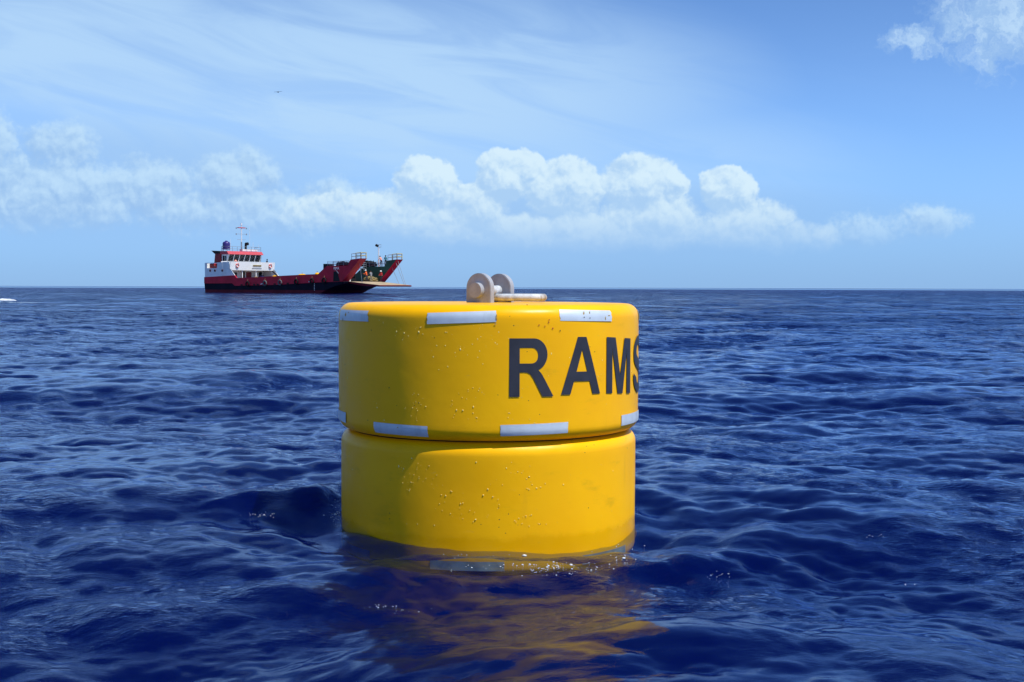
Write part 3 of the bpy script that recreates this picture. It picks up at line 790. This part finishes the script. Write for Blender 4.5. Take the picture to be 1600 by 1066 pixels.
bm = bmesh.new(); tube(bm, [(3.3, 6.2, 6.92), (3.3, 6.2, 7.35)], .13, 10); sp('lamp_foot', bm, M['rail_yellow'])
bm = bmesh.new(); tube(bm, [(3.3, 6.2, 7.35), (3.3, 6.2, 8.05), (3.35, 6.25, 8.3)], .2, 12); tube(bm, [(3.25, 6.2, 8.2), (3.75, 6.3, 8.25)], .26, 12); sp('searchlight', bm, M['black'], smooth=True, angle=40)
# rails on the bow towers
for b_ in (.75, B_ - .75):
    railing('tower_rail', [(32.5, b_ - .6, 5.25), (34.3, b_ - .6, 5.4), (34.3, b_ + .6, 5.4), (32.5, b_ + .6, 5.25), (32.5, b_ - .6, 5.25)], .85, 2, M['steel'], .03)
    railing('tower_rail', [(33.35, b_ - .62, 5.33), (34.38, b_ - .62, 5.42), (34.38, b_ + .62, 5.42)], .88, 2, M['rail_yellow'], .034)
    railing('platform_rail', [(27.6, b_ - .65, 4.27), (32.0, b_ - .65, 4.33)], .72, 3, M['steel'], .026)
    railing('platform_rail', [(27.6, b_ + .65, 4.27), (32.0, b_ + .65, 4.33)], .72, 3, M['steel'], .026)
sbox('tower_locker', M['black'], 26.7, 27.9, .1, 1.2, 3.3, 4.62)
railing('deck_cage', [(27.1, 7.2, 3.7), (28.2, 7.2, 3.7), (28.2, 8.4, 3.7), (27.1, 8.4, 3.7), (27.1, 7.2, 3.7)], 1.2, 4, M['steel'], .03, .6)
# floodlight pole
fp = cable('floodlight_pole', [(30.1, B_ - .8, 4.3), (30.1, B_ - .8, 7.35)], .10, M['pole'])
bm = bmesh.new(); tube(bm, [(29.6, B_ - .9, 7.72), (30.0, B_ - .8, 7.55)], .2, 10); sp('floodlight', bm, M['black'], fp)
bm = bmesh.new(); tube(bm, [(30.1, B_ - .8, 7.35), (30.5, B_ - .7, 7.4), (30.5, B_ - .7, 7.8), (30.0, B_ - .8, 7.75)], .04, 6); sp('lamp_bracket', bm, M['steel'], fp)
# wheels of the ship's skin: tyre fenders hung along the side
fs = [(388, 443.8, 'tyre fender nearest the white bridge, hung on the red side'), (415, 442.6, 'pale worn tyre fender below the far right end of the bridge wing'),
      (438.5, 441.6, 'pale-rimmed tyre fender third from the stern along the hull'), (464, 440.5, 'dark tyre fender at mid hull below the yellow marker'),
      (488.5, 439.3, 'dark tyre fender just ahead of the white draught dots'), (507.5, 438.5, 'tyre fender nearest the bow, below the raised platform')]
SI = SM.inverted()
def ship_pt(x, y, b):
    o, d = pix_ray(x, y); o = SI @ o; d = SI.to_3x3() @ d; t = (b - o.y) / d.y; return o + d * t
for i, (x, y, lab) in enumerate(fs):
    p = ship_pt(x, y, 0)
    bm = bmesh.new(); torus(bm, .36, .12, (0, 0, 0), 'Y', 20, 8)
    t_ = thing('tyre_fender', SM @ Vector((p.x, -.19, p.z)), -TH_S, label=lab, cat='tyre', group='tyre fenders along the landing craft')
    link('tyre', bm, M['rope_black'] if i not in (1, 2) else M['tyre_grey'], t_, True)
    bm = bmesh.new(); tube(bm, [(0, .02, .36), (0, .08, .75)], .025, 5); link('hanging_rope', bm, M['straw'], t_)
def lifebuoy(a_, b_, z, lab):
    t_ = thing('lifebuoy', SM @ Vector((a_, b_, z)), -TH_S, label=lab, cat='lifebuoy', group='lifebuoys on the bridge wing')
    bm = bmesh.new(); torus(bm, .30, .085, (0, 0, 0), 'X', 24, 8); link('ring', bm, M['lifebuoy_red'], t_, True)
    for k in range(4):
        bm = bmesh.new(); c = 2 * PI * k / 4 + .4
        tube(bm, [(0, .30 * math.cos(c + u), .30 * math.sin(c + u)) for u in (-.2, -.1, 0, .1, .2)], .092, 8); link('white_band', bm, M['white'], t_, True)
lifebuoy(6.22, 1.55, 4.55, 'red and white lifebuoy on the white bridge front nearest the stern')
lifebuoy(6.22, 9.05, 4.55, 'red and white lifebuoy at the right end of the white bridge front')
# water tank
wt = thing('water_tank', SM @ Vector((2.05, 3.0, 6.92)), -TH_S, label='dark blue plastic water tank standing on the red wheelhouse roof', cat='tank')
bm = bmesh.new(); lathe(bm, [(0, .32), (.60, .32), (.63, .5), (.60, .62), (.63, .74), (.60, .88), (.63, 1.0), (.60, 1.15), (.63, 1.3), (.52, 1.55), (.22, 1.68), (0, 1.7)], 24); link('tank_body', bm, M['tank'], wt, True, 50)
bm = bmesh.new(); lathe(bm, [(0, 1.66), (.2, 1.66), (.2, 1.78), (0, 1.8)], 16); link('lid', bm, M['tank'], wt, True, 50)
for k in range(4):
    bm = bmesh.new(); c = PI / 4 + k * PI / 2; tube(bm, [(.5 * math.cos(c), .5 * math.sin(c), 0), (.5 * math.cos(c), .5 * math.sin(c), .33)], .05, 6); link('leg', bm, M['pole'], wt)
# spare yellow marker floats on the cargo deck
for (x, y, b_, r_, lab) in ((401.5, 434.2, 5.0, .80, 'yellow float showing above the bulwark below the bridge front'), (429, 432, 7.5, .5, 'small pale yellow float at the right foot of the bridge'),
                        (472.5, 429.6, 5.0, .85, 'yellow float showing alone above the bulwark amidships'), (496, 427.5, 2.5, .45, 'tan float against the rising bow platform')):
    p = ship_pt(x, y, b_)
    t_ = thing('deck_float', SM @ Vector((p.x, b_, 1.75)), -TH_S, label=lab, cat='float', group='spare floats on the deck')
    h = p.z - 1.75 + .16
    bm = bmesh.new(); lathe(bm, [(0, 0), (r_ * .9, .02), (r_, .15), (r_, h - .4), (r_ * .85, h - .16), (r_ * .45, h - .03), (0, h)], 24); link('float_body', bm, M['yellow'], t_, True, 60)
    bm = bmesh.new(); torus(bm, .12, .03, (0, 0, h + .06), 'Y', 12, 6); link('lifting_eye', bm, M['steel'], t_, True)
dr = thing('oil_drum', SM @ Vector((5.2, 8.0, 1.75)), -TH_S, label='blue drum under the right end of the bridge wing', cat='drum')
bm = bmesh.new(); lathe(bm, [(0, 0), (.32, 0), (.32, .35), (.335, .37), (.32, .39), (.32, .75), (.335, .77), (.32, .79), (.32, 1.15), (0, 1.15)], 20); link('drum_body', bm, M['blue'], dr, True, 40)
bm = bmesh.new(); lathe(bm, [(.27, 1.15), (.335, 1.15), (.335, 1.19), (.27, 1.19)], 20); link('drum_rim', bm, M['black'], dr)
# dark winch on the fore deck
wn = thing('deck_winch', SM @ Vector((28.6, 3.6, 1.88)), -TH_S, label='dark winch standing between the two bow towers behind the ramp', cat='winch')
bm = bmesh.new(); box(bm, -.7, .7, -1.2, 1.2, 0, .55); box(bm, -.5, .5, -1.25, -1.1, .55, 1.3); box(bm, -.5, .5, 1.1, 1.25, .55, 1.3); link('frame', bm, M['black'], wn)
bm = bmesh.new(); tube(bm, [(0, -1.08, .85), (0, 1.08, .85)], .42, 18); link('drum', bm, M['black'], wn, True, 40)
bm = bmesh.new(); box(bm, -.25, .25, -.3, .3, 1.28, 1.7); link('motor', bm, M['steel'], wn)
# heaps of chain on the platforms, rope on the deck
def heap(name, a_, b_, z, la, lb, h, n, R_, r_, mat, lab, cat):
    bm = bmesh.new(); rnd = random.Random(n)
    for i in range(n):
        u, v = rnd.uniform(-1, 1), rnd.uniform(-1, 1)
        if u * u + v * v > 1: continue
        zz = rnd.uniform(0, 1) * h * (1 - u * u) ** .5
        m_ = Matrix.Translation((u * la, v * lb, zz + R_ * .5)) @ Matrix.Rotation(rnd.uniform(0, 6), 4, 'Z') @ Matrix.Rotation(rnd.uniform(0, 3), 4, 'X')
        k0 = len(bm.verts); torus(bm, R_, r_, (0, 0, 0), 'Y', 10, 5); bm.verts.ensure_lookup_table()
        bmesh.ops.transform(bm, matrix=m_ @ Matrix.Diagonal((1.4, 1, 1, 1)), verts=bm.verts[k0:])
    o = link(name, bm, mat); o.location = SM @ Vector((a_, b_, z)); o.rotation_euler = (0, 0, -TH_S)
    return tag(o, lab, cat, kind='stuff')
heap('chain_heap', 30.2, .75, 4.33, 1.15, .5, .42, 150, .16, .05, M['rope_black'], 'dark heap of chain on the near bow platform', 'chain')
heap('chain_heap', 27.9, B_ - .75, 4.3, 1.5, .55, .75, 260, .17, .055, M['rope_black'], 'tall dark heap of chain on the far bow platform', 'chain')
heap('rope_heap', 30.0, 7.4, 1.95, .95, .8, .55, 170, .2, .045, M['straw'], 'tan heap of rope on the deck by the ramp', 'rope')
bk = thing('bucket', SM @ Vector((30.5, 1.9, 1.9)), 0, label='small white bucket at the near end of the ramp hinge', cat='bucket')
bm = bmesh.new(); lathe(bm, [(0, 0), (.15, 0), (.19, .36), (.17, .36), (.14, .03), (0, .03)], 16); link('pail', bm, M['white'], bk, True, 40)
bm = bmesh.new(); tube(bm, [(.18 * math.cos(t * PI / 8), 0, .34 + .16 * math.sin(t * PI / 8)) for t in range(9)], .012, 5); link('handle', bm, M['steel'], bk)

# ------------------------------------------------------------------ people
def person(a_, b_, z, face, pose, shirt, trousers, label, helmet=None, hair=True, scale=1.0):
    """one skinned figure; face = heading in ship coordinates (deg)"""
    J = dict(pelvis=(0, 0, .92), waist=(0, 0, 1.08), chest=(0, 0, 1.32), neck=(0, 0, 1.47), head=(.01, 0, 1.58), crown=(.01, 0, 1.68),
             shL=(0, .18, 1.40), elL=(-.02, .25, 1.13), haL=(.06, .25, .90), fiL=(.09, .24, .80), shR=(0, -.18, 1.40), elR=(-.02, -.25, 1.13), haR=(.06, -.25, .90), fiR=(.09, -.24, .80),
             hiL=(0, .09, .88), knL=(.02, .11, .48), anL=(-.02, .12, .09), toL=(.14, .13, .04), hiR=(0, -.09, .88), knR=(.02, -.11, .48), anR=(-.02, -.12, .09), toR=(.14, -.13, .04))
    def rotset(names, piv, ang):
        px_, pz_ = piv; c, s = math.cos(ang), math.sin(ang)
        for n in names:
            x, y, zz = J[n]; x -= px_; zz -= pz_; J[n] = (px_ + x * c + zz * s, y, pz_ - x * s + zz * c)
    upper = ['waist', 'chest', 'neck', 'head', 'crown', 'shL', 'elL', 'haL', 'fiL', 'shR', 'elR', 'haR', 'fiR']
    bend = pose.get('bend', 0)
    if bend: rotset(upper, (0, .95), math.radians(bend))
    for s in 'LR':
        e = pose.get('arm' + s)
        if e is not None: rotset(['el' + s, 'ha' + s, 'fi' + s], (J['sh' + s][0], J['sh' + s][2]), math.radians(-e[0])); rotset(['ha' + s, 'fi' + s], (J['el' + s][0], J['el' + s][2]), math.radians(-e[1]))
        g = pose.get('leg' + s)
        if g is not None:
            rotset(['kn' + s, 'an' + s, 'to' + s], (0, .88), math.radians(-g[0])); rotset(['an' + s, 'to' + s], (J['kn' + s][0], J['kn' + s][2]), math.radians(g[1]))
    lo = min(J['anL'][2], J['anR'][2]) - .09
    J = {k: (v[0], v[1], v[2] - lo) for k, v in J.items()}
    E_ = [('pelvis', 'waist'), ('waist', 'chest'), ('chest', 'neck'), ('neck', 'head'), ('head', 'crown'), ('chest', 'shL'), ('shL', 'elL'), ('elL', 'haL'), ('haL', 'fiL'),
          ('chest', 'shR'), ('shR', 'elR'), ('elR', 'haR'), ('haR', 'fiR'), ('pelvis', 'hiL'), ('hiL', 'knL'), ('knL', 'anL'), ('anL', 'toL'), ('pelvis', 'hiR'), ('hiR', 'knR'), ('knR', 'anR'), ('anR', 'toR')]
    rad = dict(pelvis=(.15, .12), waist=(.14, .11), chest=(.17, .12), neck=(.06, .06), head=(.095, .10), crown=(.07, .08), sh=.07, el=.05, ha=.038, fi=.03, hi=.10, kn=.07, an=.05, to=.04)
    names = list(J); me = bpy.data.meshes.new('person'); me.from_pydata([J[n] for n in names], [(names.index(a), names.index(b)) for a, b in E_], [])
    o = bpy.data.objects.new('tmp', me); COL.objects.link(o)
    md = o.modifiers.new('skin', 'SKIN'); md.use_smooth_shade = True; md.use_x_symmetry = False
    for i, n in enumerate(names):
        r = rad.get(n) or rad[n[:2]]; me.skin_vertices[0].data[i].radius = r if isinstance(r, tuple) else (r, r)
        me.skin_vertices[0].data[i].use_root = (n == 'pelvis')
    o.modifiers.new('sub', 'SUBSURF').levels = 1
    dg = bpy.context.evaluated_depsgraph_get(); dg.update()
    bme = bpy.data.meshes.new_from_object(o.evaluated_get(dg)); bpy.data.objects.remove(o)
    bme.materials.clear()
    for mt in (shirt, trousers, M['skin'], M['dark_cloth']): bme.materials.append(mt)
    seg = {('pelvis', 'waist'): 0, ('waist', 'chest'): 0, ('chest', 'neck'): 0, ('neck', 'head'): 2, ('head', 'crown'): 2, ('haL', 'fiL'): 2, ('haR', 'fiR'): 2, ('anL', 'toL'): 3, ('anR', 'toR'): 3,
           ('hiL', 'knL'): 1, ('knL', 'anL'): 1, ('hiR', 'knR'): 1, ('knR', 'anR'): 1, ('pelvis', 'hiL'): 1, ('pelvis', 'hiR'): 1}
    for f in bme.polygons:
        c = f.center; best = None
        for e in E_:
            A, B2 = Vector(J[e[0]]), Vector(J[e[1]]); t = max(0, min(1, (c - A).dot(B2 - A) / (B2 - A).length_squared)); q = (c - A.lerp(B2, t)).length
            if best is None or q < best[0]: best = (q, seg.get(e, 0))
        f.material_index = best[1]; f.use_smooth = True
    root = thing('person', SM @ Vector((a_, b_, z)), math.radians(face) - TH_S, label=label, cat='person')
    root.scale = (scale,) * 3
    bo = bpy.data.objects.new('body', bme); COL.objects.link(bo); bo.parent = root
    hd = Vector(J['head']).lerp(Vector(J['crown']), .5); up_ = (Vector(J['crown']) - Vector(J['neck'])).normalized(); rq = Vector((0, 0, 1)).rotation_difference(up_).to_matrix().to_4x4()
    if helmet:
        bm = bmesh.new(); lathe(bm, [(.17, .02), (.135, .04), (.13, .10), (.09, .155), (0, .175)], 16)
        bmesh.ops.transform(bm, matrix=Matrix.Translation(hd) @ rq, verts=bm.verts); link('hard_hat', bm, helmet, root, True)
    else:
        bm = bmesh.new(); lathe(bm, [(.112, -.02), (.118, .05), (.08, .12), (0, .14)], 14)
        bmesh.ops.transform(bm, matrix=Matrix.Translation(hd - Vector((.02, 0, 0))) @ rq, verts=bm.verts); link('hair', bm, M['black'], root, True)
    return root
def at_ship(x, y, b):  # ship position of a photographed foot point
    p = ship_pt(x, y, b); return p
p = at_ship(558.8, 439.2, 2.3); person(30.0, 2.0, 1.9, 10, dict(bend=42, armL=(30, 10), armR=(15, 10), legL=(12, 8)), M['orange'], M['grey_cloth'], 'worker in orange top and white helmet bending forward beside the near bow tower', M['white'])
p = at_ship(573, 441, 3.4); person(p.x, 3.4, 1.88, 200, dict(bend=14, armL=(35, 60), armR=(20, 30), legR=(-10, 5)), M['orange'], M['dark_cloth'], 'worker in orange jacket and white helmet standing at the middle of the ramp hinge', M['white'], scale=1.05)
p = at_ship(580, 437, 6.2); person(p.x, 6.2, 1.9, 160, dict(bend=18, armL=(60, 20), armR=(30, 10)), M['grey_cloth'], M['khaki'], 'man in grey shirt and khaki trousers standing before the green bow wall')
p = at_ship(606, 440.5, 8.0); person(min(p.x, 31.6), 8.0, 1.88, -60, dict(bend=4, armL=(15, 20), armR=(15, 20)), M['red_cloth'], M['dark_cloth'], 'worker in red top and white helmet standing at the foot of the far bow tower', M['white'])
p = at_ship(602.5, 417.5, B_ - .9); person(p.x, B_ - .9, 4.33, -70, dict(armL=(5, 5), armR=(5, 5)), M['teal_cloth'], M['dark_cloth'], 'man in teal shirt standing on the far bow platform right of the light pole')
p = at_ship(596, 417.5, B_ - 1.1); person(p.x, B_ - 1.1, 4.33, 180, dict(bend=28, armL=(50, 10), armR=(60, 0), legL=(15, 0)), M['pink_cloth'], M['dark_cloth'], 'man leaning over the dark chain heap on the far bow platform')
p = at_ship(366.5, 409, 1.2); person(5.4, 1.9, 3.98, 0, dict(armL=(25, 70), armR=(25, 70)), M['pink_cloth'], M['dark_cloth'], 'man in salmon top leaning on the bridge rail before the wheelhouse windows')
person(5.3, 9.05, 3.98, 20, dict(bend=10, armL=(25, 60), armR=(25, 60)), M['dark_cloth'], M['dark_cloth'], 'dark-clothed man behind the right end of the white bridge bulwark')
person(2.0, .55, 3.45, 0, dict(armL=(5, 30), armR=(5, 30)), M['red_cloth'], M['dark_cloth'], 'man in red seen through the stern opening behind the funnel')

# ------------------------------------------------------------------ bird, foam
o_, d_ = pix_ray(434.5, 144); bp = o_ + d_ * 200
bird = thing('bird', tuple(bp), math.radians(8), label='tiny dark bird gliding high in the sky above the ship', cat='bird'); bird.scale = (.95, 1.2, 1.3)
bm = bmesh.new(); lathe(bm, [(0, -.26), (.05, -.2), (.085, -.05), (.08, .08), (.05, .18), (.05, .24), (0, .31)], 10)
bmesh.ops.transform(bm, matrix=Matrix.Rotation(math.radians(-80), 4, 'X'), verts=bm.verts); link('body', bm, M['bird_dark'], bird, True)
def wing(s, mat):
    bm = bmesh.new(); secs = [(.04, .11, 0, .02), (.22, .12, .05, .018), (.42, .09, .03, .012), (.58, .04, -.06, .008), (.66, .008, -.10, .004)]
    R_ = []
    for (x, ch, dy, t_) in secs:
        zz = .05 * math.sin(x * 4) + (.06 * x if s > 0 else -.08 * x)
        R_.append([bm.verts.new((s * x, dy + ch, zz)), bm.verts.new((s * x, dy, zz + t_)), bm.verts.new((s * x, dy - ch, zz)), bm.verts.new((s * x, dy, zz - t_))])
    for A, B2 in zip(R_, R_[1:]):
        for k in range(4): bm.faces.new((A[k], A[(k + 1) % 4], B2[(k + 1) % 4], B2[k]))
    bm.faces.new(R_[0]); bm.faces.new(R_[-1][::-1]); bmesh.ops.recalc_face_normals(bm, faces=bm.faces); link('wing', bm, mat, bird, True)
wing(-1, M['bird_pale']); wing(1, M['bird_dark'])
bm = bmesh.new(); box(bm, -.05, .05, -.42, -.2, -.012, .0); link('tail', bm, M['bird_dark'], bird)

# breaking crest far left
def foam_patch(name, x0, x1, ypx, n, rmax, zmax, label):
    bm = bmesh.new(); rnd = random.Random(3)
    for i in range(n):
        t = rnd.random(); x = x0 + (x1 - x0) * t; o, d = pix_ray(x, ypx + rnd.gauss(0, .35)); s = -o.z / d.z; q = o + d * s
        env_ = (1 - t) ** .8 if x1 > x0 else 1
        r = rmax * (.35 + .65 * rnd.random()) * (.3 + .7 * env_)
        bmesh.ops.create_icosphere(bm, subdivisions=1, radius=r, matrix=Matrix.Translation((q.x, q.y + rnd.uniform(-1, 1), rnd.random() * zmax * env_ * (.6 + .4 * math.sin(t * 17))) ) @ Matrix.Diagonal((2.2, 1.5, .7, 1)))
    o = link(name, bm, M['foam'], None, True); return tag(o, label, 'foam', kind='stuff')
foam_patch('breaking_crest', -60, 27, 472.0, 900, .13, .75, 'white breaking wave crest at the far left of the sea')
foam_patch('foam_streak', 27, 62, 473.0, 60, .035, .03, 'thin white foam streak right of the breaking crest')
# white beads round the buoy: some foam, the rest sun glints modelled as flecks
bm = bmesh.new(); rnd = random.Random(5)
def fleck(xp, yp, r):
    o, d = pix_ray(xp, yp); s = -o.z / d.z
    for _ in range(3):
        q = o + d * s; z = water_z(q.x, q.y) + .002; s = (z - o.z) / d.z
    q = o + d * s
    if math.hypot(q.x - BUOY.x, q.y - BUOY.y) < RL + .01: return
    bmesh.ops.create_icosphere(bm, subdivisions=1, radius=r, matrix=Matrix.Translation(q) @ Matrix.Diagonal((1.3, 1, .6, 1)))
for (cx, cy, sx_, sy_, n) in ((865, 888, 26, 5, 85), (790, 886, 70, 2.5, 26), (705, 891, 3, 2, 3), (740, 868, 50, 2, 12), (405, 804, 14, 3, 26), (525, 800, 8, 12, 34), (590, 948, 16, 2, 12),
                           (640, 955, 22, 2, 8), (950, 855, 30, 10, 26), (1130, 898, 14, 3, 14), (1368, 838, 9, 1.5, 8), (925, 885, 30, 3, 14), (1430, 913, 6, 1, 4), (975, 868, 12, 8, 16)):
    for i in range(n): fleck(rnd.gauss(cx, sx_), rnd.gauss(cy, sy_), .0017 * math.exp(rnd.gauss(0, .5)))
tag(link('foam_and_glint_flecks', bm, M['foam'], None, True), 'tiny white flecks of foam and modelled sun glints on the water round the foot of the buoy', 'foam', kind='stuff')
print('scene built')
